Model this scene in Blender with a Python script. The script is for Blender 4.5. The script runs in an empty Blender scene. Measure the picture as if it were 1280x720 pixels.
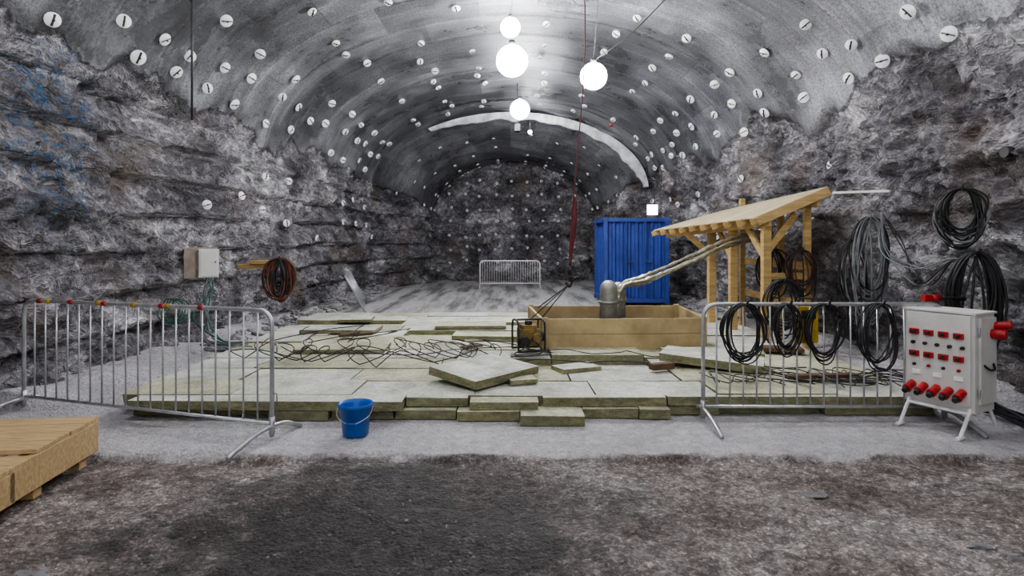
import bpy, math, random
from mathutils import Vector, Matrix, noise
random.seed(7)
R=random.random
def U(a,b): return a+(b-a)*R()
scene=bpy.context.scene
# ------------------------------------------------------------ materials
def newmat(name):
    m=bpy.data.materials.new(name); m.use_nodes=True
    nt=m.node_tree; nt.nodes.clear()
    o=nt.nodes.new('ShaderNodeOutputMaterial'); b=nt.nodes.new('ShaderNodeBsdfPrincipled')
    nt.links.new(b.outputs[0],o.inputs[0])
    return m,nt,b
class N:
    def __init__(s,nt): s.nt=nt
    def n(s,t,**k):
        x=s.nt.nodes.new(t)
        for a,v in k.items(): setattr(x,a,v)
        return x
    def l(s,a,b): s.nt.links.new(a,b)
    def noise(s,vec,scale,detail=6,rough=.6,dist=0):
        x=s.n('ShaderNodeTexNoise'); x.inputs['Scale'].default_value=scale; x.inputs['Detail'].default_value=detail
        x.inputs['Roughness'].default_value=rough; x.inputs['Distortion'].default_value=dist
        s.l(vec,x.inputs['Vector']); return x.outputs[0]
    def vcell(s,vec,scale):
        x=s.n('ShaderNodeTexVoronoi',feature='F1'); x.inputs['Scale'].default_value=scale; s.l(vec,x.inputs['Vector'])
        sp=s.n('ShaderNodeSeparateColor'); s.l(x.outputs['Color'],sp.inputs[0]); return sp.outputs[0],x.outputs['Distance']
    def ramp(s,f,stops):
        x=s.n('ShaderNodeValToRGB'); e=x.color_ramp.elements
        while len(e)<len(stops): e.new(.5)
        for i,(p,c) in enumerate(stops):
            e[i].position=p; e[i].color=(c[0],c[1],c[2],1) if not isinstance(c,(int,float)) else (c,c,c,1)
        s.l(f,x.inputs[0]); return x.outputs[0]
    def math(s,op,a,b=None,c=None,clamp=False):
        x=s.n('ShaderNodeMath',operation=op); x.use_clamp=clamp
        for i,v in enumerate((a,b,c)):
            if v is None: continue
            if isinstance(v,(int,float)): x.inputs[i].default_value=v
            else: s.l(v,x.inputs[i])
        return x.outputs[0]
    def mix(s,f,a,b,blend='MIX'):
        x=s.n('ShaderNodeMix',data_type='RGBA',blend_type=blend)
        for i,v in ((0,f),(6,a),(7,b)):
            if isinstance(v,(int,float)): 
                x.inputs[i].default_value=v if i==0 else (v,v,v,1)
            elif isinstance(v,tuple): x.inputs[i].default_value=(v[0],v[1],v[2],1)
            else: s.l(v,x.inputs[i])
        return x.outputs[2]
    def mapr(s,v,a,b,c=0,d=1):
        x=s.n('ShaderNodeMapRange'); x.clamp=True
        for i,q in enumerate((v,a,b,c,d)):
            if isinstance(q,(int,float)): x.inputs[i].default_value=q
            else: s.l(q,x.inputs[i])
        return x.outputs[0]
    def vscale(s,vec,sc):
        x=s.n('ShaderNodeMapping'); x.inputs['Scale'].default_value=sc; s.l(vec,x.inputs[0]); return x.outputs[0]
    def bump(s,h,strength,dist):
        x=s.n('ShaderNodeBump'); x.inputs['Strength'].default_value=strength; x.inputs['Distance'].default_value=dist
        s.l(h,x.inputs['Height']); return x.outputs[0]
def simple(name,c1,c2=None,scale=6,rough=.6,metal=0,bump=0,bscale=30,stretch=(1,1,1),emit=0,spec=.5,dirt=0):
    m,nt,b=newmat(name); k=N(nt)
    co=k.n('ShaderNodeTexCoord').outputs['Object']
    if c2 is None: c2=tuple(x*.75 for x in c1)
    v=k.vscale(co,stretch)
    f=k.noise(v,scale,5,.65)
    col=k.ramp(f,[(.35,c1),(.68,c2)])
    if dirt:
        col=k.mix(k.mapr(k.noise(co,3.1,8,.75),.44,.66,0,dirt),col,(.16,.155,.14))
        col=k.mix(dirt,col,k.ramp(k.noise(co,26,4,.75),[(.36,.6),(.6,1.15)]),'MULTIPLY')
    k.l(col,b.inputs['Base Color']); b.inputs['Roughness'].default_value=rough; b.inputs['Metallic'].default_value=metal
    b.inputs['Specular IOR Level'].default_value=spec
    if bump:
        k.l(k.bump(k.noise(v,bscale,3),bump,.02),b.inputs['Normal'])
    return m
# rock + membrane shader
def rockmat(name):
    m,nt,b=newmat(name); k=N(nt)
    co=k.n('ShaderNodeTexCoord').outputs['Object']
    at=k.n('ShaderNodeAttribute',attribute_name='rock').outputs['Fac']
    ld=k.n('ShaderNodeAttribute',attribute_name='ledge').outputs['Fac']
    n1=k.noise(k.vscale(co,(1,.8,1.5)),.9,10,.68,.3); n2=k.noise(co,9,7,.7)
    c=k.ramp(n1,[(.34,(.055,.051,.055)),(.45,(.195,.184,.195)),(.55,(.345,.33,.345)),(.64,(.66,.64,.655))])
    wv=k.n('ShaderNodeVectorMath',operation='ADD'); k.l(k.vscale(co,(1,.7,1.6)),wv.inputs[0])
    nz=k.n('ShaderNodeTexNoise'); nz.inputs['Scale'].default_value=2.2; nz.inputs['Detail'].default_value=5; k.l(co,nz.inputs['Vector'])
    k.l(nz.outputs['Color'],wv.inputs[1])
    ca,cd=k.vcell(wv.outputs[0],5.5); cb2,cd2=k.vcell(wv.outputs[0],16)
    c=k.mix(.75,c,k.ramp(ca,[(0,.5),(1,1.45)]),'MULTIPLY')
    c=k.mix(.7,c,k.ramp(cb2,[(0,.55),(1,1.45)]),'MULTIPLY')
    c=k.mix(.65,c,k.ramp(n2,[(.35,.35),(.5,.95),(.65,1.4)]),'MULTIPLY')
    vo=k.n('ShaderNodeTexVoronoi',feature='DISTANCE_TO_EDGE'); vo.inputs['Scale'].default_value=1.7
    k.l(wv.outputs[0],vo.inputs['Vector'])
    crack=k.mapr(vo.outputs['Distance'],0,.03,1,0)
    c=k.mix(k.math('MULTIPLY',crack,k.mapr(n2,.45,.6,0,.8)),c,(.03,.03,.032))
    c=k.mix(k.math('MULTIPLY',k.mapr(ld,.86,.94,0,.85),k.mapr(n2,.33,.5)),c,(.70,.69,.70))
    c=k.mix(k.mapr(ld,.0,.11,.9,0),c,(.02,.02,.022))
    nr=k.noise(co,.9,3,.5)
    c=k.mix(k.mapr(nr,.55,.70,0,.5),c,(.24,.18,.135))
    # blue spray paint marks on the left rock
    d=k.n('ShaderNodeVectorMath',operation='DISTANCE'); k.l(k.vscale(co,(.3,1,.7)),d.inputs[0]); d.inputs[1].default_value=(-1.5,6.9,2.0)
    pn=k.noise(k.vscale(co,(1,1.3,1.3)),2.0,3,.5,2.0)
    pm=k.math('MULTIPLY',k.mapr(d.outputs['Value'],.4,1.0,1,0),k.math('MULTIPLY',k.mapr(pn,.49,.50),k.mapr(pn,.525,.545,.75,0)))
    c=k.mix(pm,c,(.04,.17,.38))
    # membrane
    sep=k.n('ShaderNodeSeparateXYZ'); k.l(co,sep.inputs[0])
    s=k.noise(k.vscale(co,(.5,5,.5)),1.6,4,.6); s2=k.noise(co,30,5,.8); s3=k.noise(co,.7,6,.62)
    mc=k.ramp(s,[(.3,(.21,.21,.22)),(.52,(.26,.26,.275)),(.7,(.33,.33,.35))])
    mc=k.mix(.8,mc,k.ramp(s2,[(.38,.4),(.62,1.5)]),'MULTIPLY')
    mc=k.mix(.85,mc,k.ramp(s3,[(.35,.45),(.5,.9),(.66,1.5)]),'MULTIPLY')
    fl=k.math('FLOOR',k.math('DIVIDE',sep.outputs[1],1.2))
    ang=k.math('ARCTAN2',k.math('SUBTRACT',sep.outputs[2],2.6),sep.outputs[0])
    af=k.math('ADD',k.math('MULTIPLY',ang,2.1),k.math('MULTIPLY',fl,.37)); fa=k.math('FLOOR',af)
    cb=k.n('ShaderNodeCombineXYZ'); k.l(fl,cb.inputs[0]); k.l(fa,cb.inputs[1])
    wn=k.n('ShaderNodeTexWhiteNoise',noise_dimensions='2D'); k.l(cb.outputs[0],wn.inputs['Vector'])
    mc=k.mix(1,mc,k.ramp(wn.outputs['Value'],[(0,.72),(1,1.28)]),'MULTIPLY')
    fr1=k.math('FRACT',k.math('DIVIDE',sep.outputs[1],1.2)); fr2=k.math('FRACT',af)
    seam=k.math('MAXIMUM',k.mapr(fr1,.0,.025,1,0),k.mapr(fr2,0,.012,1,0))
    mc=k.mix(k.math('MULTIPLY',seam,k.mapr(s3,.4,.6,.7,.25)),mc,(.035,.035,.04))
    am=k.mapr(k.math('ADD',at,k.math('MULTIPLY',k.math('SUBTRACT',n2,.5),.8)),.35,.6)
    k.l(k.mix(am,mc,c),b.inputs['Base Color'])
    k.l(k.mapr(am,0,1,k.mapr(s3,.4,.6,.26,.44),.72),b.inputs['Roughness'])
    k.l(k.mapr(am,0,1,.5,0),b.inputs['Metallic'])
    rk=k.math('ADD',k.noise(co,5,8,.70),k.math('ADD',k.math('MULTIPLY',cd,.55),k.math('MULTIPLY',cd2,.35)))
    h=k.math('ADD',k.math('MULTIPLY',rk,am),k.math('MULTIPLY',s2,.10))
    k.l(k.bump(h,1,.12),b.inputs['Normal'])
    return m
M_rock=rockmat('rock_and_membrane')
def floormat():
    m,nt,b=newmat('tunnel_ground'); k=N(nt)
    co=k.n('ShaderNodeTexCoord').outputs['Object']
    sep=k.n('ShaderNodeSeparateXYZ'); k.l(co,sep.inputs[0]); X,Y=sep.outputs[0],sep.outputs[1]
    nA=k.noise(co,1.3,7,.65); nB=k.noise(co,11,6,.7)
    g1,gd1=k.vcell(co,38); g2,gd2=k.vcell(co,85)
    soil=k.ramp(nA,[(.34,(.17,.14,.125)),(.48,(.28,.24,.22)),(.58,(.37,.33,.31)),(.68,(.50,.46,.44))])
    ex=k.math('DIVIDE',k.math('ADD',X,.75),1.55); ey=k.math('DIVIDE',k.math('SUBTRACT',Y,3.6),1.25)
    dd=k.math('SQRT',k.math('ADD',k.math('MULTIPLY',ex,ex),k.math('MULTIPLY',ey,ey)))
    wet=k.mapr(k.math('ADD',dd,k.math('MULTIPLY',k.math('SUBTRACT',k.noise(co,1.6,9,.68),.5),2.2)),.6,1.2,1,0)
    soil=k.mix(k.math('MULTIPLY',wet,.88),soil,(.030,.028,.027))
    soil=k.mix(.8,soil,k.ramp(nB,[(.36,.5),(.5,1),(.64,1.6)]),'MULTIPLY')
    soil=k.mix(.7,soil,k.ramp(g1,[(0,.6),(.8,1.15),(1,1.9)]),'MULTIPLY')
    soil=k.mix(.7,soil,k.ramp(g2,[(0,.6),(.85,1.2),(1,2.2)]),'MULTIPLY')
    conc=k.ramp(nA,[(.3,(.54,.52,.53)),(.7,(.80,.77,.79))])
    conc=k.mix(.6,conc,k.ramp(nB,[(.35,.65),(.62,1.15)]),'MULTIPLY')
    conc=k.mix(.6,conc,k.ramp(g2,[(0,.7),(1,1.25)]),'MULTIPLY')
    far=k.ramp(k.noise(k.vscale(co,(1.6,.18,1)),1.5,5,.6),[(.38,(.22,.215,.215)),(.55,(.64,.63,.62))])
    far=k.mix(.6,far,k.ramp(nB,[(.35,.6),(.62,1.2)]),'MULTIPLY')
    yy=k.math('ADD',Y,k.math('MULTIPLY',k.math('SUBTRACT',k.noise(co,2.5,6,.65),.5),.25))
    a=k.mapr(yy,4.74,4.79); c=k.mix(a,soil,conc); c=k.mix(k.mapr(yy,11,12.5),c,far)
    k.l(c,b.inputs['Base Color'])
    k.l(k.mapr(wet,0,1,.85,.55),b.inputs['Roughness'])
    h=k.math('SUBTRACT',k.math('MULTIPLY',nB,1.0),k.math('MULTIPLY',gd1,.25))
    k.l(k.bump(h,1,.08),b.inputs['Normal'])
    return m
M_floor=floormat()
wood=simple('pine_wood',(.60,.42,.19),(.40,.26,.10),4,.65,stretch=(1,1,6),bump=.2)
woodp=simple('pallet_wood',(.66,.49,.26),(.44,.29,.14),5,.6,stretch=(1.2,9,6),bump=.3)
ply=simple('plywood',(.56,.43,.23),(.36,.27,.14),2.5,.6,bump=.2)
plyd=simple('dusty_roof_board',(.56,.48,.33),(.40,.31,.19),2.5,.7,bump=.2)
galv=simple('galvanised_steel',(.62,.63,.65),(.43,.44,.46),12,.38,.7)
white=simple('white_plate',(.95,.95,.95),(.80,.80,.81),8,.5)
dark=simple('dark_iron',(.03,.03,.032),(.06,.055,.05),10,.5,.3)
rub=simple('black_rubber',(.014,.014,.015),(.035,.035,.037),10,.45)
gcab=simple('grey_cable',(.25,.26,.27),(.14,.14,.15),10,.5)
gren=simple('green_cable',(.04,.15,.11),(.03,.09,.07),10,.5)
red=simple('red_plastic',(.50,.02,.025),(.30,.015,.02),8,.4)
yel=simple('yellow_paint',(.62,.40,.03),(.3,.2,.03),6,.5)
yeld=simple('dirty_yellow_paint',(.32,.21,.06),(.10,.07,.04),14,.6)
ora=simple('orange_cable',(.20,.045,.025),(.09,.03,.02),6,.5)
blue=simple('blue_plastic',(.02,.15,.55),(.015,.10,.38),6,.35)
cblue=simple('container_blue_paint',(.055,.095,.38),(.033,.058,.24),3,.45,.1,bump=.1)
grey=simple('cabinet_grey_paint',(.74,.73,.70),(.62,.61,.58),3,.5)
foil=simple('aluminium_foil',(.78,.76,.64),(.40,.38,.26),14,.28,.9,bump=.8,bscale=25)
mtop=simple('mineral_wool_top',(.76,.76,.69),(.46,.46,.39),1.3,.9,bump=.8,bscale=25,dirt=.5)
mside=simple('mineral_wool_edge',(.36,.35,.20),(.18,.17,.09),6,.95,bump=.8,bscale=30,stretch=(1,1,3),dirt=.5)
mtop2=simple('mineral_wool_yellowish',(.66,.66,.48),(.42,.42,.28),1.6,.9,bump=.8,bscale=25,dirt=.6)
stone=simple('loose_stone',(.34,.33,.34),(.15,.145,.15),5,.85,bump=.7,bscale=14)
brn=simple('brown_board',(.16,.09,.05),(.08,.05,.03),5,.7)
tan=simple('weathered_board',(.40,.33,.28),(.25,.20,.17),5,.7)
redp=simple('red_marked_plate',(.6,.12,.14),(.4,.08,.1),6,.5)
def lampmat(nm,s):
    m,nt,b=newmat(nm); b.inputs['Base Color'].default_value=(1,1,1,1)
    b.inputs['Emission Color'].default_value=(.95,.97,1,1); b.inputs['Emission Strength'].default_value=s; return m
# ------------------------------------------------------------ builder
class MB:
    def __init__(s): s.V=[];s.F=[];s.M=[];s.S=[];s.T=Matrix.Identity(4)
    def add(s,vs,fs,mat=0,sm=False):
        o=len(s.V); s.V+=[s.T@Vector(v) for v in vs]
        for f in fs: s.F.append([i+o for i in f]); s.M.append(mat); s.S.append(sm)
    def box(s,c,size,rot=None,mat=0,tmat=None,jit=0):
        x,y,z=[a/2 for a in size]; c=Vector(c)
        vs=[Vector((a*x,b_*y,d*z)) for d in(-1,1) for a,b_ in((-1,-1),(1,-1),(1,1),(-1,1))]
        if jit: vs=[v+Vector((U(-jit,jit),U(-jit,jit),U(-jit,jit)*.4)) for v in vs]
        if rot is not None:
            if isinstance(rot,(int,float)): rot=Matrix.Rotation(rot,3,'Z')
            vs=[rot@v for v in vs]
        vs=[v+c for v in vs]
        s.add(vs,[(0,1,5,4),(1,2,6,5),(2,3,7,6),(3,0,4,7),(3,2,1,0)],mat)
        s.F.append([len(s.V)-4,len(s.V)-3,len(s.V)-2,len(s.V)-1]); s.M.append(mat if tmat is None else tmat); s.S.append(False)
    def beam(s,p,q,w,h,mat=0):
        p=Vector(p);q=Vector(q);d=(q-p);L=d.length;d.normalize()
        up=Vector((0,0,1)) if abs(d.z)<.95 else Vector((0,1,0))
        x=d.cross(up).normalized(); z=x.cross(d)
        rot=Matrix((x,d,z)).transposed()
        s.box((p+q)/2,(w,L,h),rot,mat)
    def tube(s,path,r,seg=8,mat=0,closed=False,rj=0):
        P=[Vector(p) for p in path]; n=len(P); vs=[];fs=[]
        ref=None
        for i in range(n):
            a=P[(i-1)%n] if (closed or i>0) else P[i]; b_=P[(i+1)%n] if (closed or i<n-1) else P[i]
            t=(b_-a)
            if t.length<1e-9: t=Vector((0,0,1))
            t.normalize()
            if ref is None: ref=t.orthogonal().normalized()
            ref=(ref-t*ref.dot(t))
            if ref.length<1e-6: ref=t.orthogonal()
            ref.normalize(); bi=t.cross(ref)
            rr=r[i] if isinstance(r,(list,tuple)) else r
            for j in range(seg):
                an=2*math.pi*j/seg; q=rr*(1+(U(-rj,rj) if rj else 0))
                vs.append(P[i]+ref*math.cos(an)*q+bi*math.sin(an)*q)
        for i in range(n if closed else n-1):
            for j in range(seg):
                a=i*seg+j;b_=i*seg+(j+1)%seg;c=((i+1)%n)*seg+(j+1)%seg;d=((i+1)%n)*seg+j
                fs.append((a,b_,c,d))
        if not closed: fs.append(tuple(reversed(range(seg)))); fs.append(tuple(range((n-1)*seg,n*seg)))
        s.add(vs,fs,mat,True)
    def cyl(s,p,q,r,seg=16,mat=0,r2=None):
        s.tube([p,q],[r,r if r2 is None else r2],seg,mat)
        for i in(1,2): s.S[-i]=False
    def sphere(s,c,r,mat=0,seg=16,sc=(1,1,1),jit=0,sm=True,seed=None):
        vs=[];fs=[];rg=seg//2;c=Vector(c)
        for i in range(rg+1):
            th=math.pi*i/rg
            for j in range(seg):
                ph=2*math.pi*j/seg
                v=Vector((math.sin(th)*math.cos(ph),math.sin(th)*math.sin(ph),math.cos(th)))
                k=1
                if jit: k=1+jit*noise.noise(v*1.6+c*7.3)*1.6
                vs.append(c+Vector((v.x*sc[0],v.y*sc[1],v.z*sc[2]))*r*k)
        for i in range(rg):
            for j in range(seg): fs.append((i*seg+j,(i+1)*seg+j,(i+1)*seg+(j+1)%seg,i*seg+(j+1)%seg))
        s.add(vs,fs,mat,sm)
    def obj(s,name,mats,bevel=0):
        me=bpy.data.meshes.new(name); me.from_pydata(s.V,[],s.F)
        for m in mats: me.materials.append(m)
        me.polygons.foreach_set('material_index',s.M); me.polygons.foreach_set('use_smooth',s.S)
        me.update(); o=bpy.data.objects.new(name,me); scene.collection.objects.link(o)
        if bevel:
            b=o.modifiers.new('bev','BEVEL'); b.width=bevel; b.segments=2; b.limit_method='ANGLE'; b.angle_limit=math.radians(50)
        return o
def spl(pts,n=8,closed=False):
    P=[Vector(p) for p in pts]; out=[]; m=len(P)
    for i in range(m if closed else m-1):
        g=lambda j:P[j%m] if closed else P[max(0,min(m-1,j))]
        a,b_,c,d=g(i-1),g(i),g(i+1),g(i+2)
        for j in range(n):
            t=j/n
            out.append(.5*((2*b_)+(c-a)*t+(2*a-5*b_+4*c-d)*t*t+(3*b_-a-3*c+d)*t**3))
    if not closed: out.append(P[-1])
    return out
# ------------------------------------------------------------ tunnel shell
def lerp(a,b,t): return a+(b-a)*t
def sst(t): t=max(0,min(1,t)); return t*t*(3-2*t)
END=25.5
def prof(d):
    w=lerp(5.0,4.6,sst((d-6)/12)); S=1.7+.37*w; H=6.05
    t=sst((d-20.4)/3.6)
    return lerp(w,3.1,t),lerp(S,2.75,t),lerp(H,4.75,t)
def ledgephase(p):
    zz=(p.z+.16*noise.noise(Vector((0,p.y*.22,3.1)))+.03*noise.noise(Vector((1,p.y*1.3,p.z))))/.52
    return zz-math.floor(zz)
def ledgemask(p): return max(0,min(1,.75+noise.noise(Vector((p.x,p.y*.5,math.floor(p.z/.52)*3.3)))*2.0))
def rdisp(p,side):
    a=1.35 if side>0 else 1.0
    n1=(.5+.5*noise.fractal(p*.55,1,2,3))*.34
    v=noise.voronoi(Vector((p.x,p.y*.9,p.z*1.2))*1.3)[0]
    v2=noise.voronoi(Vector((p.x,p.y*.8,p.z*1.3))*3.2+Vector((5,1,2)))[0]
    v3=noise.voronoi(Vector((p.x,p.y,p.z*1.2))*7+Vector((5,1,2)))[0]
    f=noise.fractal(p*3.2,.6,2,6)*.08
    fr=ledgephase(p)
    led=(.20 if side<0 else .06)*fr*ledgemask(p)
    return max(.0,a*(n1*.8+.18*min(v[1]-v[0],.8)+.11*min(v2[1]-v2[0],.6)+.04*v3[0]+f)+led-.04)
def surf(side,u,d):
    W,S,H=prof(d)
    if u<=1: x=side*W; z=u*S-.15*(1-u); nx,nz=side,0
    else:
        th=(u-1)*math.pi/2; x=side*W*math.cos(th); z=S+(H-S)*math.sin(th)
        nx=side*math.cos(th)/W; nz=math.sin(th)/(H-S); L=math.hypot(nx,nz); nx/=L; nz/=L
    p=Vector((x,d,z))
    bound=S+.28+.55*noise.noise(Vector((side*3.,d*.45,0)))+.25*noise.noise(Vector((side*9.,d*1.7,4)))
    if side>0: bound+=.1
    r=sst((bound-z)/.35+.5)
    k=0
    if r>0: k+=r*rdisp(p,side)
    q=d/1.2; fr=q-math.floor(q)
    k+=(1-r)*(.08+.035*fr+.09*abs(math.sin(math.pi*(d-.6)/3.6))+.05*noise.noise(p*.7)+.015*noise.noise(p*3))
    if d>20.4: k+= .1*noise.fractal(p*.9,1,2,4)
    return Vector((x+nx*k,d,z+nz*k)),r,Vector((nx,0,nz))
ds=[];d=-7
while d<END:
    ds.append(d); d+= .4 if d<2.5 else (.035 if d<11 else .08)
ds.append(END)
def shell(name,rows):
    nu=len(rows);V=[];A=[];F=[];Lg=[]
    for dd in ds:
        for (sd,u) in rows:
            p,r,_=surf(sd,u,dd); V.append(p);A.append(r)
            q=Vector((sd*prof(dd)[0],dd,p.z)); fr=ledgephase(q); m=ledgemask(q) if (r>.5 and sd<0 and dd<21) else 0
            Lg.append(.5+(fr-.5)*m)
    for i in range(len(ds)-1):
        for j in range(nu-1): F.append((i*nu+j,i*nu+j+1,(i+1)*nu+j+1,(i+1)*nu+j))
    me=bpy.data.meshes.new(name); me.from_pydata(V,[],F)
    at=me.attributes.new('rock','FLOAT','POINT'); at.data.foreach_set('value',A)
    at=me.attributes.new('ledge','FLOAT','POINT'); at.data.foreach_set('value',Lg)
    me.polygons.foreach_set('use_smooth',[True]*len(F)); me.materials.append(M_rock); me.update()
    o=bpy.data.objects.new(name,me); scene.collection.objects.link(o); return o
nw=130
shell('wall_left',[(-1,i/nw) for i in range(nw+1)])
shell('wall_right',[(1,i/nw) for i in range(nw+1)])
nc=60
shell('ceiling',[(-1,1+i/nc) for i in range(nc+1)]+[(1,2-i/nc) for i in range(1,nc+1)])
# end wall
V=[];F=[];A=[];nx_,nz_=70,70
for j in range(nz_+1):
    for i in range(nx_+1):
        x=-4+8*i/nx_; z=-.2+5.4*j/nz_; p=Vector((x,END-.3,z))
        V.append(Vector((x,END-.45+.5*noise.fractal(p*.8,1,2,5)+.15*min(1,noise.voronoi(p*1.4)[0][0]),z))); A.append(1)
for j in range(nz_):
    for i in range(nx_): a=j*(nx_+1)+i; F.append((a,a+1,a+nx_+2,a+nx_+1))
me=bpy.data.meshes.new('wall_back'); me.from_pydata(V,[],F); at=me.attributes.new('rock','FLOAT','POINT'); at.data.foreach_set('value',A)
at=me.attributes.new('ledge','FLOAT','POINT'); at.data.foreach_set('value',[.5]*len(A))
me.materials.append(M_rock); o=bpy.data.objects.new('wall_back',me); scene.collection.objects.link(o)
# floor
xs=[-5.9+i*.07 for i in range(170)]; V=[];F=[]
def fz(x,d):
    p=Vector((x,d,0))
    e=4.76+.12*noise.noise(Vector((x*1.3,0,0)))
    soil=1-sst((d-e)/.08+.5)
    z=soil*(-.05+.045*noise.fractal(p*1.1,1,2,5)+.012*noise.noise(p*9)+.010*noise.noise(p*21)) + (1-soil)*.004*noise.noise(p*5)
    if d>12: z+=.03*noise.fractal(p*.8,1,2,4)
    z+=.22*sst((abs(x)-4.1)/1.0)*(.6+.6*noise.noise(p*1.3)) if d>6 else 0
    return z
dd_=[-7];
while dd_[-1]<END+.3: dd_.append(dd_[-1]+(.4 if dd_[-1]<2 else (.035 if dd_[-1]<6 else .11)))
for dd in dd_:
    for x in xs: V.append((x,dd,fz(x,dd)))
n=len(xs)
for i in range(len(dd_)-1):
    for j in range(n-1): F.append((i*n+j,i*n+j+1,(i+1)*n+j+1,(i+1)*n+j))
me=bpy.data.meshes.new('floor'); me.from_pydata(V,[],F); me.materials.append(M_floor)
me.polygons.foreach_set('use_smooth',[True]*len(F)); o=bpy.data.objects.new('floor',me); scene.collection.objects.link(o)

# lit edge of the arch: its light is put into a white band
mb=MB()
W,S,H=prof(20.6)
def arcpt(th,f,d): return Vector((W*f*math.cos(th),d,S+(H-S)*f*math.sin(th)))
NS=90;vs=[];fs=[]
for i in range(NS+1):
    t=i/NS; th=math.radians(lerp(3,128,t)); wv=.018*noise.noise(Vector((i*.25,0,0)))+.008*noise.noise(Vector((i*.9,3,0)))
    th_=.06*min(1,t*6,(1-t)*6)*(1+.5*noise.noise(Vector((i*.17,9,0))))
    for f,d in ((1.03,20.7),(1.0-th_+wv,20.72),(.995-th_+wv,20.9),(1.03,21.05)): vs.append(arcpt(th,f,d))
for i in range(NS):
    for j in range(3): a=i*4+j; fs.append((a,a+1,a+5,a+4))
mb.add(vs,fs,0,True); mb.obj('lit_edge_1',[simple('lit_edge_white',(.92,.92,.93),(.40,.40,.42),3,.8,bump=.4)])

# rock bolt plates
mb=MB()
def plate(p,nrm,r,mi=0):
    nrm=(nrm+Vector((U(-.25,.25),U(-.8,-.2),U(-.25,.25)))).normalized()
    t=nrm.orthogonal().normalized(); t=(Matrix.Rotation(U(0,6.28),3,nrm)@t); b_=nrm.cross(t)
    vs=[];N_=14; base=p+nrm*.06
    for k_,(rr,h) in enumerate(((1,0),(1,.012),(.45,.03))):
        for j in range(N_):
            an=2*math.pi*j/N_; vs.append(base+t*math.cos(an)*r*rr+b_*math.sin(an)*r*rr+nrm*h)
    fs=[tuple(range(2*N_,3*N_))]
    for q in range(2):
        for j in range(N_): fs.append((q*N_+j,q*N_+(j+1)%N_,(q+1)*N_+(j+1)%N_,(q+1)*N_+j))
    mb.add(vs,fs,mi)
    mb.beam(base+nrm*.03-t*r*.8,base+nrm*.03+t*r*.8,r*.26,.012,1)
    mb.tube([base-nrm*.16,base+nrm*.06],r*.14,6,1)
rowi=0
for side in(-1,1):
    for deg in (12,21,32,48,64,80):
        rowi+=1; d=5.2+(rowi%2)*.6
        while d<20:
            u=1+(deg+U(-2.5,2.5))/90
            p,r,nn=surf(side,u,d)
            if R()<(.97 if deg<40 else .75): plate(p,-nn,U(.08,.10)*(.9 if deg>40 else 1),2 if R()<.02 else 0)
            d+=U(.7,1.4)
    for z in (1.9,2.3,2.9):
        d=U(9.5,10.5)
        while d<21:
            p,r,nn=surf(side,(z+.15)/3.6+U(-.05,.05),d)
            if R()<.75: plate(p-nn*.02,-nn,.08)
            d+=U(1.,2)
    for deg in (5,20,35,50,65,80):
        for d in (22,22.9,23.8,24.6):
            p,r,nn=surf(side,1+deg/90,d+U(-.2,.2)); plate(p-nn*.03,-nn,.06)
for i in range(9):
    for j in range(7):
        x=-2.6+i*.65+U(-.08,.08); z=.8+j*.55+U(-.08,.08)
        if abs(x)/3.1>math.sqrt(max(0,1-max(0,(z-2.75)/2)**2)): continue
        pp=Vector((x,END-.3,z)); y=END-.45+.5*noise.fractal(pp*.8,1,2,5)+.15*min(1,noise.voronoi(pp*1.4)[0][0])
        plate(Vector((x,y,z)),Vector((0,-1,0)),.06)
for x_,d,z in ((-1,6.8,3.45),(-1,6.6,2.7),(1,6.3,2.6),(-1,8.6,2.2)):
    p,r,nn=surf(-1 if x_<0 else 1,(z+.1)/3.6,d); mb.cyl(p-nn*.02,p+nn*.1,.06,12,1)
mb.obj('rock_bolt_plates',[white,dark,redp])

# rubble
def rubble(name,n,fx,fy,fr,mats=[stone]):
    m_=MB()
    for _ in range(n):
        x=fx();y=fy(); r=fr(); m_.sphere((x,y,fz(x,y)+r*.2),r,0,8,(U(.7,1.3),U(.7,1.3),U(.4,.7)),.5,sm=False)
    return m_.obj(name,mats)
rubble('rock_rubble',260,lambda:-U(4.15,4.75),lambda:U(8.8,21),lambda:abs(random.gauss(0,.05))+.02)
rubble('rock_rubble',150,lambda:U(4.3,4.75),lambda:U(12.5,21),lambda:abs(random.gauss(0,.05))+.02)
rubble('gravel_stones',500,lambda:U(-3.0,4.6),lambda:U(2.2,4.72),lambda:abs(random.gauss(0,.005))+.003)
mb=MB()
for x,y,r in ((-2.5,3.12,.06),(2.65,3.4,.05),(2.75,3.3,.04),(2.1,4.15,.06)):
    mb.sphere((x,y,fz(x,y)),r,0,12,(1.4,.9,.4),.5,sm=False)
mb.obj('loose_rocks',[stone])

# ------------------------------------------------------------ insulation mats
mb=MB()
def slab(x0,x1,y0,y1,z0,z1,rot=0,top=1,jit=.008,R3=None):
    mb.box(((x0+x1)/2,(y0+y1)/2,(z0+z1)/2),(x1-x0,y1-y0,z1-z0),R3 if R3 is not None else rot,0,top,jit)
y=5.85; ri=0
T=.095
while y<11.9:
    x0=-3.8-.02*ri*1.2
    xx=x0-U(0,.5)
    while xx<3.75:
        w=1.19
        t=1 if R()<.66 else 2
        dz=0
        rr=R()
        if ri>1 and rr<.12: dz=T*.5
        if ri>1 and rr>.92: dz=-T*.85
        x1=min(xx+w,4.1)
        slab(max(xx,x0),x1-.008,y+.004,y+.6-.004,T+.005+U(0,.008),2*T+dz+U(-.008,.012),U(-.012,.012),t,.012)
        xx+=w
    y+=.6; ri+=1
slab(-3.7,4.0,6.0,11.7,.005,T,top=2)
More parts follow.
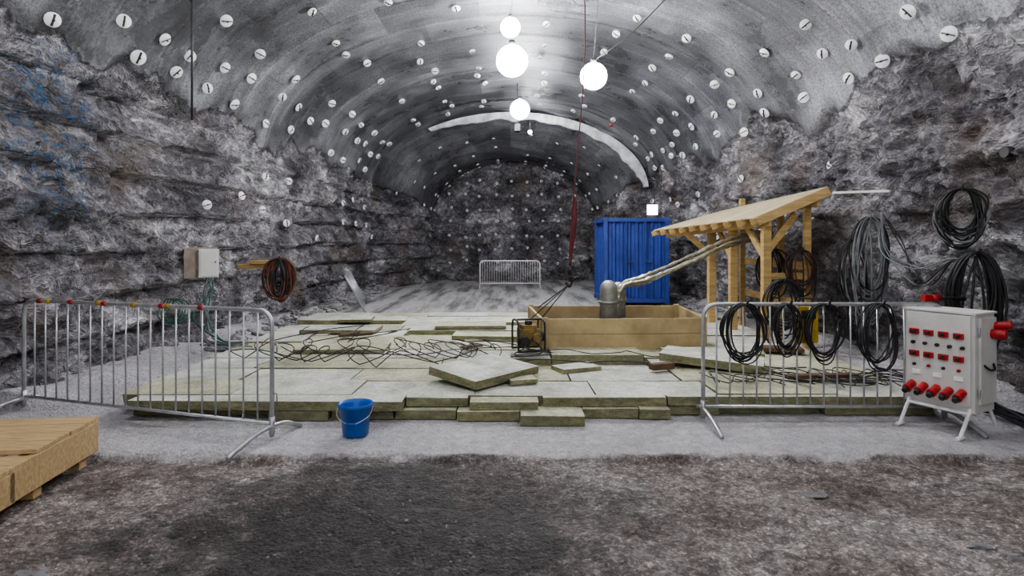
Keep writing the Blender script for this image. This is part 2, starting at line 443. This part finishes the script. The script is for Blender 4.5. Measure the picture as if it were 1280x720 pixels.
for x0,x1,f in ((-3.65,-2.3,5.80),(-2.28,-1.72,5.62),(-1.7,-1.12,5.66),(-1.1,-.53,5.66),(-.51,.07,5.6),(.08,.66,5.46),(.67,1.2,5.7),(1.21,1.5,5.66),(1.52,2.0,5.8),(2.02,3.0,5.86),(3.02,4.1,5.8)):
    slab(x0,x1,f,f+1.1,.008,T+U(-.004,.006),U(-.01,.01),2)
slab(-3.62,-1.03,5.62,5.86,T+.008,2*T,-.02,1)
slab(-1.02,-.42,5.75,5.86,T+.008,2*T,0,1)
slab(-.4,.25,5.65,5.86,T+.008,2*T-.02,.02,2)
slab(.3,1.48,5.76,5.86,T+.008,2*T,.01,1)
slab(1.5,4.0,5.78,5.86,T+.008,2*T,0,1)
for x0,x1,y0,y1,a,t in ((-2.9,-1.7,7.9,8.5,.04,2),(-3.4,-2.2,9.6,10.2,-.03,1),(-1.3,-.1,10.1,10.7,.02,2),(-3.2,-2.6,10.9,11.5,.1,1),(2.0,3.2,7.6,8.1,.05,1),(-.9,.2,9.0,9.5,-.05,2)):
    slab(x0,x1,y0,y1,2*T+.015,3*T-.03,a,t)
Rt=Matrix.Rotation(math.radians(-42),3,'Z')@Matrix.Rotation(math.radians(4),3,'Y')
mb.box((-.30,6.55,2*T+.09),(.72,.98,.09),Rt,0,1,.01)
Rt=Matrix.Rotation(math.radians(-24),3,'Z')@Matrix.Rotation(math.radians(3),3,'Y')
mb.box((2.4,7.2,2*T+.085),(1.15,.6,.09),Rt,0,1,.01)
mb.box((.75,7.0,2*T+.02),(.5,.3,.05),.4,0,1,.02)
mb.box((.1,6.35,2*T+.03),(.3,.2,.05),.3,0,2,.02)
mb.obj('insulation_slabs',[mside,mtop,mtop2],bevel=.008)
mb=MB()
for x,y,a,s in ((1.72,6.9,.3,(.28,.1,.07)),(-.55,8.2,.7,(.3,.12,.03)),(3.6,8.0,-.2,(.5,.25,.05)),(3.3,6.4,.1,(.8,.1,.04)),(-2.4,9.2,.5,(.5,.1,.04))):
    mb.box((x,y,2*T+.06),s,a,0)
mb.obj('wood_offcuts',[brn],.004)

# ------------------------------------------------------------ barriers
def barrier(name,p,q,H=1.1,nb=18,tape=False,zoff=0,tilt=0,feet=True,mat=galv,r=.019,zb=.14):
    mb=MB(); p=Vector((p[0],p[1],0));q=Vector((q[0],q[1],0)); L=(q-p).length; dr=(q-p).normalized()
    ang=math.atan2(dr.y,dr.x)
    mb.T=Matrix.Translation(p+Vector((0,0,zoff)))@Matrix.Rotation(ang,4,'Z')@Matrix.Rotation(tilt,4,'X')
    c=.13; pts=[(0,0,.03)]
    pts+= [(0,0,H-c)]
    for k in range(1,9): a=k/8*math.pi/2; pts.append((c-c*math.cos(a),0,H-c+c*math.sin(a)))
    pts.append((L-c,0,H))
    for k in range(1,9): a=k/8*math.pi/2; pts.append((L-c+c*math.sin(a),0,H-c+c*math.cos(a)))
    pts.append((L,0,.03)); mb.tube(pts,r,10)
    mb.tube([(0,0,zb),(L,0,zb)],r*.8,8)
    for i in range(nb):
        x=L*(i+1)/(nb+1); mb.tube([(x,0,zb),(x,0,H if c<x<L-c else H-.03)],.008,6)
    if feet:
        for x in (0.0,L):
            mb.tube(spl([(x,-.50,.012),(x,-.40,.05),(x,-.14,.11),(x,.12,.11),(x,.30,.05),(x,.38,.012)],5),.02,8)
            mb.tube([(x,0,.05),(x,0,.2)],.024,8)
    mb.tube([(L,0,H*.75),(L+.05,0,H*.75),(L+.05,0,H*.68)],.008,6); mb.tube([(L,0,.4),(L+.05,0,.4),(L+.05,0,.33)],.008,6)
    if tape:
        for i,x in enumerate((.2,.32,.62,.98,1.05,1.42,1.75,1.82,2.2)):
            mb.tube([(x,0,H),(x+.05,0,H)],r+.004,10,1+i%2)
    return mb.obj(name,[mat,red,yel])
barrier('crowd_barrier',(-4.88,6.0),(-2.04,5.1),1.1,19,True)
barrier('crowd_barrier',(1.79,5.62),(4.05,5.62),1.1,17)
barrier('crowd_barrier',(-1.15,21.6),(1.0,21.6),.95,24,mat=white,r=.026)
barrier('crowd_barrier',(-3.9,16.2),(-3.35,13.8),1.0,14,tilt=.5,feet=False)

# ------------------------------------------------------------ bucket
mb=MB(); bx,by=-1.36,5.22; N_=28
ring=lambda r,z,mi=0:[(bx+r*math.cos(2*math.pi*j/N_),by+r*math.sin(2*math.pi*j/N_),z) for j in range(N_)]
rs=[(.105,.012),(.108,.015),(.135,.25),(.15,.252),(.15,.285),(.143,.285),(.128,.25),(.10,.03)]
vs=[];fs=[]
for r_,z_ in rs: vs+=ring(r_,z_)
for i in range(len(rs)-1):
    for j in range(N_): fs.append((i*N_+j,i*N_+(j+1)%N_,(i+1)*N_+(j+1)%N_,(i+1)*N_+j))
fs.append(tuple(reversed(range(N_)))); fs.append(tuple(range((len(rs)-1)*N_,len(rs)*N_)))
mb.add(vs,fs,0,True); mb.S[-1]=False
mb.tube(spl([(bx-.153,by,.26),(bx-.13,by-.1,.19),(bx,by-.155,.14),(bx+.13,by-.1,.19),(bx+.153,by,.26)],6),.004,6,1)
mb.tube([(bx-.04,by-.158,.143),(bx+.04,by-.158,.143)],.011,8,2)
mb.obj('plastic_bucket',[blue,galv,blue])

# ------------------------------------------------------------ wooden platform
mb=MB()
mb.T=Matrix.Translation((-2.43,0,.0))@Matrix.Rotation(math.radians(7),4,'Z')
for i in range(7):
    yy=3.35+i*.19
    mb.box((-1.1+(.0 if i%2 else -.01),yy+.2,.30 if i>2 else .265),(1.75,.184,.03),None,0)
mb.box((-.245,4.26,.17),(.045,.98,.225),None,0)
mb.box((-.245,3.62,.15),(.045,.40,.195),None,0)
mb.box((-1.95,4.0,.17),(.045,1.3,.2),None,0)
mb.box((-1.1,4.70,.19),(1.7,.04,.19),None,0)
for x in(-.31,-1.1,-1.9):
    for yy in (3.6,4.1,4.62): mb.box((x,yy,.12),(.09,.09,.30),None,0)
mb.obj('wooden_platform',[woodp],.004)

# ------------------------------------------------------------ timber box with standpipes
mb=MB()
zb=2*T+.01; a=(.42,8.2);b_=(2.68,8.3);c=(2.75,9.9);dd=(.28,9.85); h=.42
for p,q in((a,b_),(b_,c),(c,dd),(dd,a)):
    for k in range(2):
        mb.beam((p[0],p[1],zb+.105+k*.212),(q[0],q[1],zb+.105+k*.212),.04,.205,0)
for p in(a,b_,c,dd): mb.box((p[0]*.97+.04,p[1]*.99+.08,zb+.22),(.08,.08,.44),None,0)
mb.box((1.55,8.27,zb+.21),(.08,.045,.42),.04,0)
mb.box((1.54,9.05,zb+.05),(2.2,1.5,.06),None,1)
mb.obj('timber_box_frame',[ply,dark],.004)
def standpipe(x,y,r,top):
    mb=MB()
    path=[(x,y,.25),(x,y,top-r)];rad=[r,r]
    for k in range(1,7): t=k/6*math.pi/2; path.append((x,y,top-r+r*math.sin(t)));rad.append(max(.005,r*math.cos(t)))
    mb.tube(path,rad,20); mb.tube([(x,y,.75),(x,y,.79)],r+.02,20)
    for k in range(8): an=k*math.pi/4; mb.cyl((x+(r+.012)*math.cos(an),y+(r+.012)*math.sin(an),.79),(x+(r+.012)*math.cos(an),y+(r+.012)*math.sin(an),.81),.008,6)
    return mb.obj('borehole_standpipe',[simple('scratched_steel',(.50,.50,.46),(.30,.30,.27),9,.45,.5)])
standpipe(1.45,9.0,.13,1.1); standpipe(1.66,9.35,.11,1.05)
mb=MB()
for k,(oz,oy) in enumerate(((0,0),(.06,.05),(-.05,.08))):
    pts=spl([(1.6,9.15+oy,.62+oz),(1.7,9.2+oy,.98+oz*.6),(2.1,9.25+oy,1.10+oz),(2.9,9.5+oy,1.38+oz+.03*k),(3.5,9.7+oy,1.64+oz),(4.3,9.9+oy,1.82+oz)],14)
    mb.tube(pts,[.028*(1+U(-.2,.2)) for _ in pts],9,0,rj=.3)
mb.obj('foil_wrapped_pipe',[foil])
# pump
mb=MB(); px,py,pz=.22,8.02,2*T+.02
mb.T=Matrix.Translation((px,py,pz))@Matrix.Rotation(.25,4,'Z')
for sx in(-.18,.18):
    mb.tube(spl([(sx,-.16,.02),(sx,-.16,.34),(sx,-.1,.42),(sx,.1,.42),(sx,.16,.34),(sx,.16,.02)],5),.014,8,1)
for yy in(-.16,.16):
    mb.tube([(-.18,yy,.03),(.18,yy,.03)],.014,8,1)
mb.tube([(-.18,0,.43),(.18,0,.43)],.014,8,1)
mb.box((0,0,.2),(.26,.24,.22),None,0); mb.box((0,0,.33),(.2,.18,.06),None,0)
mb.cyl((-.1,-.13,.16),(-.1,-.2,.16),.07,16,1); mb.cyl((.07,-.12,.2),(.07,-.2,.2),.06,16,0); mb.cyl((0,0,.36),(0,0,.41),.05,12,1)
mb.cyl((.13,0,.2),(.2,0,.2),.07,14,1)
for k in range(4): mb.tube(spl([(U(-.1,.1),-.15,.2),(U(-.2,.2),-.25,.1),(U(-.3,.3),-.3,.02),(U(-.4,.4),-.4,.02)],5),.009,6,1)
mb.obj('portable_pump',[yeld,dark,red],.006)

# hoist
mb=MB()
pts=spl([(1.05,8.8,5.95),(1.08,8.9,4.5),(1.0,9,3.2),(.92,9,2.3),(.86,9,1.5)],10)
mb.tube(pts,.009,6,2)
for k in range(5):
    o1=(U(-.035,.035),U(-.03,.03))
    mb.tube(spl([(.95,9,2.35),(.93+o1[0],9+o1[1],2.0),(.89+o1[0],9+o1[1],1.65),(.87,9,1.32)],6),.017,6,2)
mb.cyl((.87,9,1.32),(.86,9,1.18),.055,12,1)
mb.box((.865,9,1.2),(.12,.09,.12),None,1)
mb.tube(spl([(.86,9,1.15),(.9,9,1.08),(.86,9,1.0),(.80,9,1.06)],6),.018,8,1)
for q in((.42,8.35,.62),(.42,9.6,.62),(.25,8.05,.64)): mb.tube([(.85,9,1.03),q],.009,6,1)
mb.cyl((.85,9,1.1),(1.0,9.02,1.13),.03,10,1)
mb.obj('chain_hoist',[red,dark,simple('dull_red_chain',(.20,.03,.035),(.10,.03,.03),9,.6)])

# ------------------------------------------------------------ container
mb=MB(); x0,x1,y0,y1,z0,z1=2.42,4.0,15.5,17.2,.08,2.27
def corr(pa,pb,nrm,n=9,depth=.045,za=z0+.12,zt=z1-.1):
    pa=Vector(pa);pb=Vector(pb);nrm=Vector(nrm);L=(pb-pa).length;dr=(pb-pa).normalized();pts=[]
    per=L/n
    for i in range(n):
        for t,o in((.0,0),(.28,0),(.42,1),(.78,1),(.95,0)): pts.append(pa+dr*(i+t)*per-nrm*o*depth)
    pts.append(pb); vs=[];fs=[]
    for p in pts: vs+= [Vector((p.x,p.y,za)),Vector((p.x,p.y,zt))]
    for i in range(len(pts)-1): fs.append((2*i,2*i+2,2*i+3,2*i+1))
    mb.add(vs,fs,0)
corr((x0,y0+.03,0),(x1,y0+.03,0),(0,-1,0),8); corr((x0+.03,y1,0),(x0+.03,y0,0),(-1,0,0),8)
corr((x1,y0,0),(x1,y1,0),(1,0,0),8); corr((x1,y1,0),(x0,y1,0),(0,1,0),8)
for x in(x0,x1):
    for y in(y0,y1): mb.box((x,y,(z0+z1)/2),(.1,.1,z1-z0),None,0); mb.box((x,y,z1-.03),(.13,.13,.09),None,0); mb.box((x,y,z0+.02),(.13,.13,.1),None,0)
for z,hh in((z1-.05,.1),(z0+.06,.12)):
    for y in(y0,y1): mb.box(((x0+x1)/2,y,z),(x1-x0,.09,hh),None,0)
    for x in(x0,x1): mb.box((x,(y0+y1)/2,z),(.09,y1-y0,hh),None,0)
mb.box(((x0+x1)/2,(y0+y1)/2,z1-.05),(x1-x0,y1-y0,.03),None,0); mb.box(((x0+x1)/2,(y0+y1)/2,z0+.05),(x1-x0,y1-y0,.03),None,0)
for x in (2.95,3.45): mb.cyl((x,y0-.03,z0+.1),(x,y0-.03,z1-.08),.018,8,0); mb.box((x+.08,y0-.04,1.1),(.22,.02,.03),None,1)
for x in(x0+.2,x1-.2): mb.box((x,(y0+y1)/2,.03),(.15,1.5,.07),None,1)
mb.obj('shipping_container',[cblue,dark],.006)
mb=MB(); mb.box((3.72,15.9,2.50),(.26,.08,.26),None,0); mb.box((3.72,15.96,2.42),(.3,.05,.34),None,1); mb.tube([(3.72,16,2.4),(3.72,16,2.26)],.02,6,1)
mb.obj('site_light',[lampmat('lit_panel',6),dark],.005)

# ------------------------------------------------------------ timber shelter
mb=MB()
A_=Vector((2.90,12,1.90));B_=Vector((3.72,9.0,2.05));C_=Vector((4.6,8.8,2.45));D_=Vector((4.25,12.2,2.27))
def roofp(s,t): return (A_*(1-s)+B_*s)*(1-t)+(D_*(1-s)+C_*s)*t
def rz(x,y):
    n_=(B_-A_).cross(C_-A_); return A_.z-(n_.x*(x-A_.x)+n_.y*(y-A_.y))/n_.z
up=Vector((0,0,.022))
for i in range(9):
    s0=i/9+.004;s1=(i+1)/9-.004
    q=[roofp(s0,-.06),roofp(s1,-.06),roofp(s1,1.04),roofp(s0,1.04)]
    vs=[v for v in q]+[v+up for v in q]
    mb.add(vs,[(0,1,2,3),(7,6,5,4),(0,4,5,1),(1,5,6,2),(2,6,7,3),(3,7,4,0)],1)
for i in range(10):
    s=.02+i*.96/9; a=roofp(s,-.10)-Vector((0,0,.05)); b_=roofp(s,1.02)-Vector((0,0,.05)); mb.beam(a,b_,.045,.09,0)
a=roofp(0,.16)-Vector((0,0,.14));b_=roofp(1,.16)-Vector((0,0,.14)); mb.beam(a,b_,.05,.14,0)
a=roofp(0,.9)-Vector((0,0,.14));b_=roofp(1,.9)-Vector((0,0,.14)); mb.beam(a,b_,.05,.14,0)
a=roofp(1.01,-.06)-Vector((0,0,.05));b_=roofp(1.01,1.04)-Vector((0,0,.05)); mb.beam(a,b_,.03,.13,0)
for x,y,zb_,w in((3.86,9.12,.2,.12),(3.66,11.,.2,.13),(3.70,10.05,.2,.12),(4.5,9.15,.0,.09),(4.5,10.05,.0,.09),(4.45,11.6,.0,.09)):
    mb.box((x,y,(zb_+rz(x,y)-.1)/2),(w,w,rz(x,y)-.1-zb_),None,0)
mb.beam((3.84,9.15,1.45),(3.76,9.65,1.95),.045,.10,0)
mb.beam((3.86,9.12,1.5),(4.3,9.1,2.1),.045,.10,0)
mb.beam((3.68,10.05,1.4),(3.66,10.6,1.85),.045,.10,0)
mb.beam((3.66,11.0,1.4),(3.2,11.1,1.85),.045,.10,0)
mb.beam((3.86,9.12,1.15),(4.5,9.15,1.15),.045,.10,0)
mb.beam((4.5,9.15,1.3),(4.5,11.6,1.3),.04,.12,0)
mb.beam((4.5,9.15,.7),(4.5,11.6,.7),.04,.12,0)
mb.obj('timber_lean_to_shelter',[wood,plyd],.003)

# ------------------------------------------------------------ cables
def coil(name,c,rx,rz_,face,turns,wr,mats,jit=.12,tails=0):
    mb=MB(); c=Vector(c); f=Vector(face).normalized(); xax=Vector((0,0,1)).cross(f).normalized(); zax=Vector((0,0,1))
    for t in range(turns):
        k=1+U(-jit,jit); kx=1+U(-jit,jit)*1.5; off=f*U(-.04,.05)+xax*U(-.03,.03)*rx*6; ph=U(0,6.28)
        pts=[]
        for j in range(26):
            an=2*math.pi*j/26
            pts.append(c+off+xax*math.cos(an)*rx*kx*(1+.08*math.sin(2*an+ph)+.04*math.sin(3*an+ph*2))+zax*((math.sin(an)*k-(k-1))*rz_)+f*.02*math.sin(an*2+ph))
        mb.tube(pts,wr*U(.8,1.2),6,t%len(mats),True)
    for t in range(tails):
        x=U(-1,1)*rx
        mb.tube(spl([c+zax*rz_*.9,c+xax*x+zax*.0+f*.05,c+xax*(x*1.2)-zax*(rz_*1.2),c+xax*(x*1.1+U(-.1,.1))-zax*(rz_*1.6)],6),wr,6,0)
    mb.tube([c+zax*rz_*.97-f*.12,c+zax*rz_*.97+f*.08,c+zax*(rz_+.04)+f*.09],.012,6,0)
    return mb.obj(name,mats)
for x,rx,rz_,n_ in((2.15,.18,.26,9),(2.55,.11,.22,8),(2.9,.15,.26,8),(3.4,.15,.28,7)):
    coil('hanging_cable_coil',(x,5.57,1.11-rz_),rx,rz_,(0.05,-1,0),n_,.0072,[rub],.12)
mb=MB(); mb.box((2.78,5.68,.9),(.19,.1,.34),None,0); mb.box((2.78,5.62,1.0),(.13,.02,.08),None,1); mb.tube(spl([(2.72,5.68,1.07),(2.72,5.68,1.14),(2.84,5.68,1.14),(2.84,5.68,1.07)],5),.01,6,1)
mb.obj('power_distribution_box',[yel,dark],.01)
coil('wall_cable_coil',(4.72,6.3,1.97),.17,.27,(-.6,-1,0),20,.009,[rub,gcab,rub,rub],.22)
coil('wall_cable_coil',(4.72,6.1,1.10),.17,.48,(-.4,-1,0),18,.013,[rub],.22,3)
coil('wall_cable_coil',(4.62,7.75,1.42),.17,.58,(-.4,-1,0),15,.009,[gcab,gcab,rub],.2,4)
coil('wall_cable_coil',(4.5,7.9,1.25),.14,.45,(-.3,-1,0),7,.009,[rub,gcab],.2,2)
coil('wall_cable_coil',(4.35,9.0,1.25),.16,.30,(-.2,-1,0),9,.010,[rub,rub,ora],.2,2)
coil('wall_cable_coil',(4.3,9.9,1.2),.2,.35,(-.2,-1,0),9,.012,[rub],.2,2)
coil('wall_cable_coil',(3.95,8.7,.75),.22,.38,(-.1,-1,0),8,.011,[rub],.2,2)
mb=MB(); mb.beam((4.55,8.5,2.37),(4.85,7.7,2.33),.03,.03,0); mb.obj('cable_rail',[grey])
mb=MB()
for k in range(5):
    x=4.5+U(-.1,.2)
    mb.tube(spl([(4.75,7.7,2.05),(x+.15,7.4,1.6+U(-.1,.1)),(4.7+U(-.1,.1),6.9,1.35+U(-.25,.1)),(4.75,6.4,1.5),(4.75,6.0,1.2)],8),.008,6,k%2)
mb.obj('draped_wall_cables',[gcab,rub])
mb=MB()
for k in range(16):
    x=U(2.0,3.6);pts=[]
    for j in range(6): pts.append((x+j*U(.1,.25),6.0+U(-.05,.8)+.0*j,.23+U(0,.05)))
    mb.tube(spl(pts,7),.006,6,0)
for k in range(10):
    pts=[(3.9+U(-.1,.2),5.5+U(-.1,.2),.4),(4.2+U(-.2,.2),5.6,.25),(4.5+U(-.1,.2),5.3+U(-.4,.3),.03+U(0,.1)),(4.7,5.4+U(-.5,.5),.08),(4.4+U(0,.4),5.9,.05)]
    mb.tube(spl(pts,7),.011,6,0)
mb.obj('cable_bundle',[rub])
mb=MB()
def cyc(x0,y0,x1,y1,n_,r,z=.215,wr=.0065,mat=0):
    pts=[];st=int(n_*14);ph=U(0,6.28)
    for i in range(st+1):
        t=i/st; an=ph+t*n_*6.283; rr=r*(.7+.5*noise.noise(Vector((t*4,x0,y0))))
        p=Vector((lerp(x0,x1,t)+rr*math.cos(an)+.2*noise.noise(Vector((t*3,y0,2))),lerp(y0,y1,t)+rr*.9*math.sin(an)+.2*noise.noise(Vector((t*3,x0,7))),z+.02+.16*abs(math.sin(an*.5+ph))*(1 if r>.1 else .3)))
        pts.append(p)
    mb.tube(pts,wr,6,mat)
cyc(-1.4,7.6,-.2,7.5,6,.22); cyc(-1.6,8.0,0.0,7.9,4,.22); cyc(-2.9,7.8,-1.4,7.9,4,.24); cyc(-3.3,8.3,-1.8,8.6,3,.3)
cyc(-3.4,7.2,-.5,7.3,2,.12); cyc(-.2,7.3,1.6,6.9,2,.1); cyc(-3.2,9.3,-1.5,8.8,2,.28); cyc(-3.0,7.4,-1.6,7.2,4,.16)
cyc(-2.5,7.5,.3,8.0,1,.1); cyc(.3,7.9,1.9,7.5,2,.1); cyc(-3.5,7.6,-2.4,7.3,3,.2); cyc(-2,6.9,-.9,7.1,2,.12)
mb.obj('cable_tangle',[rub])

# ------------------------------------------------------------ left wall electrics
wx=-4.78
mb=MB(); mb.T=Matrix.Translation((wx,9.4,1.34))@Matrix.Rotation(math.radians(30),4,'Z')
mb.box((-.10,.06,0),(.50,.06,.48),None,1); mb.box((.02,-.05,.0),(.28,.17,.44),None,0); mb.box((.02,-.14,0),(.24,.012,.4),None,0)
mb.box((-.24,-.02,0),(.16,.1,.46),None,1); mb.cyl((.11,-.15,.02),(.11,-.165,.02),.012,8,2)
mb.box((-.1,.3,0),(.08,.5,.08),None,1)
mb.obj('wall_fuse_box',[grey,tan,dark],.006)
mb=MB()
for k in range(6):
    mb.tube(spl([(wx+.05+k*.02,9.3,1.12),(wx+.1+U(-.05,.1),9.2,.9),(wx+.15+U(-.1,.2),9.0+U(-.2,.2),.55),(wx+.3+U(-.1,.3),8.7,.25),(wx+.7+U(0,.5),8.4+U(-.4,.3),.23)],7),.011,6,k%2)
for k in range(5):
    cx=-4.5+U(-.1,.1)
    mb.tube([(cx+.13*math.cos(a/20*6.283)*(1+U(-.03,.03)),8.0+.05*math.sin(a),.75+.17*math.sin(a/20*6.283)) for a in range(20)],.008,6,0,True)
mb.obj('green_cables',[gren,gcab])
mb=MB(); mb.beam((-4.75,10.9,1.3),(-4.25,10.9,1.3),.14,.07,0); mb.beam((-5.0,10.95,1.22),(-4.5,10.95,1.22),.08,.08,0); mb.obj('wall_shelf_board',[wood],.004)
coil('wall_cable_coil',(-4.2,10.85,1.10),.17,.27,(.3,-1,0),28,.018,[rub,rub,ora,rub,brn],.45,4)

# ------------------------------------------------------------ control cabinet
mb=MB(); th=math.atan2(-.5,.27)
mb.T=Matrix.Translation((3.68,5.62,-.035))@Matrix.Rotation(th,4,'Z')
w=.57;dp=.33
mb.box((w/2,dp/2,.67),(w,dp,.85),None,0)
mb.box((w/2,-.012,.69),(w-.05,.02,.78),None,0)
mb.box((w/2,dp/2,1.10),(w+.03,dp+.04,.02),None,0)
for r_,z in enumerate((.90,.70)):
    for i in range(4):
        x=.1+i*.12; mb.box((x,-.035,z),(.075,.03,.05),None,1); mb.box((x,-.055,z),(.03,.02,.03),None,2)
for i in range(5): mb.cyl((.09+i*.1,-.02,.80),(.09+i*.1,-.05,.80),.016,10,2)
for i in range(4): mb.cyl((.1+i*.12,-.02,.60),(.1+i*.12,-.045,.60),.014,10,1 if i%2 else 2)
for i in range(3): mb.box((.12+i*.17,-.03,.53),(.07,.02,.04),None,3)
for i in range(5):
    x=.08+i*.102
    mb.cyl((x,-.02,.42),(x,-.10,.385),.034,14,1); mb.cyl((x,-.1,.385),(x,-.125,.375),.038,14,1); mb.cyl((x,-.12,.378),(x,-.16,.36),.025,10,2)
for z in(.95,.42): mb.cyl((w+.012,.04,z-.04),(w+.012,.04,z+.04),.012,8,4)
mb.box((w+.012,dp/2+.02,.69),(.02,dp-.06,.74),None,0)
mb.tube(spl([(w+.02,.1,.66),(w+.05,.14,.62),(w+.05,.22,.62),(w+.02,.26,.66)],5),.01,8,2)
mb.cyl((w+.01,.24,.92),(w+.12,.26,.92),.045,12,1); mb.cyl((w+.01,.3,.98),(w+.13,.33,1.0),.04,12,1)
for x in(.04,w-.04):
    mb.tube([(x,.03,.30),(x,-.16,.055)],.016,8,5); mb.tube([(x,dp-.03,.30),(x,dp+.14,.055)],.016,8,5)
    mb.tube([(x,-.02,.24),(x,dp+.02,.24)],.014,8,5); mb.tube([(x,-.2,.055),(x,-.1,.055)],.018,8,5)
mb.tube([(.04,-.02,.24),(w-.04,-.02,.24)],.014,8,5)
mb.obj('electrical_control_cabinet',[grey,red,dark,white,galv,white],.004)
mb=MB(); mb.cyl((4.12,5.9,1.13),(4.2,5.9,1.13),.035,12,0); mb.tube([(4.2,5.9,1.13),(4.6,6.1,1.1)],.02,8,1); mb.box((4.08,5.9,1.13),(.07,.06,.06),None,0); mb.obj('power_plug',[red,rub])

# ------------------------------------------------------------ lamps
def plight(name,loc,W_,r):
    l=bpy.data.lights.new(name,'POINT'); l.energy=W_; l.shadow_soft_size=r; l.color=(.97,.975,1)
    o=bpy.data.objects.new(name,l); o.location=loc; scene.collection.objects.link(o); return o
def lamp(x,y,z,r,W_,top,side=(0,0)):
    mb=MB(); mb.sphere((x,y,z),r*.93,0,24)
    mb.cyl((x,y,z+r*1.02),(x,y,z+r*1.2),r*.2,12,1); mb.tube([(x,y,z+r*1.2),(x+side[0],y+side[1],top)],.005,6,2)
    o=mb.obj('globe_lamp_or_fill',[lampmat('lamp_glow',30),dark,gcab])
    l=plight('bulb',(x,y,z),W_,r); l.parent=o
    return o
lamp(0,11,4.98,.31,1450,6.1); lamp(1.36,10,4.43,.24,950,5.95,(.1,0)); lamp(.21,16,5.18,.28,1300,6.1)
lamp(-.03,11.35,5.72,.2,300,6.1)
lamp(-2.0,1.2,4.9,.2,500,5.9); lamp(2.1,1.0,4.9,.2,500,5.9)  # added fill lamps, unseen above the frame, to brighten the foreground
lamp(0,-3,4.8,.2,550,6.0)  # added fill lamp, unseen behind the camera
lamp(-2.6,5.6,4.75,.2,500,5.9); lamp(2.6,5.6,4.75,.2,500,5.9)  # two more added fill lamps, out of view under the vault
lamp(.6,20.0,5.3,.07,330,5.9)
mb=MB(); mb.box((.15,16.8,4.83),(.16,.3,.2),None,0); mb.tube([(.15,16.8,4.9),(.15,16.8,6.1)],.015,6,0); mb.obj('hanging_camera',[dark],.01)
mb=MB()
mb.tube(spl([(1.38,10,4.7),(1.9,9.3,4.95),(2.5,8.4,5.45)],8),.009,6,0)
mb.tube(spl([(1.0,9,5.2),(.5,8,5.3),(.1,7,5.95)],8),.009,6,0)
mb.tube([(-4.0,7.5,3.2),(-4.0,7.5,5.1)],.014,6,0)
mb.obj('ceiling_cables',[dark])

# ------------------------------------------------------------ world + camera
w=bpy.data.worlds.new('World'); scene.world=w; w.use_nodes=True
bg=w.node_tree.nodes['Background']; bg.inputs[0].default_value=(.85,.87,.9,1); bg.inputs[1].default_value=.8
cam=bpy.data.cameras.new('Camera'); co=bpy.data.objects.new('Camera',cam); scene.collection.objects.link(co)
co.location=(0,0,1.7); co.rotation_euler=(math.pi/2,0,0); cam.sensor_width=36; cam.lens=750/1280*36; cam.shift_y=-60/1280
scene.camera=co
scene.view_settings.view_transform='AgX'
scene.view_settings.look='AgX - Medium High Contrast'
scene.view_settings.exposure=.5
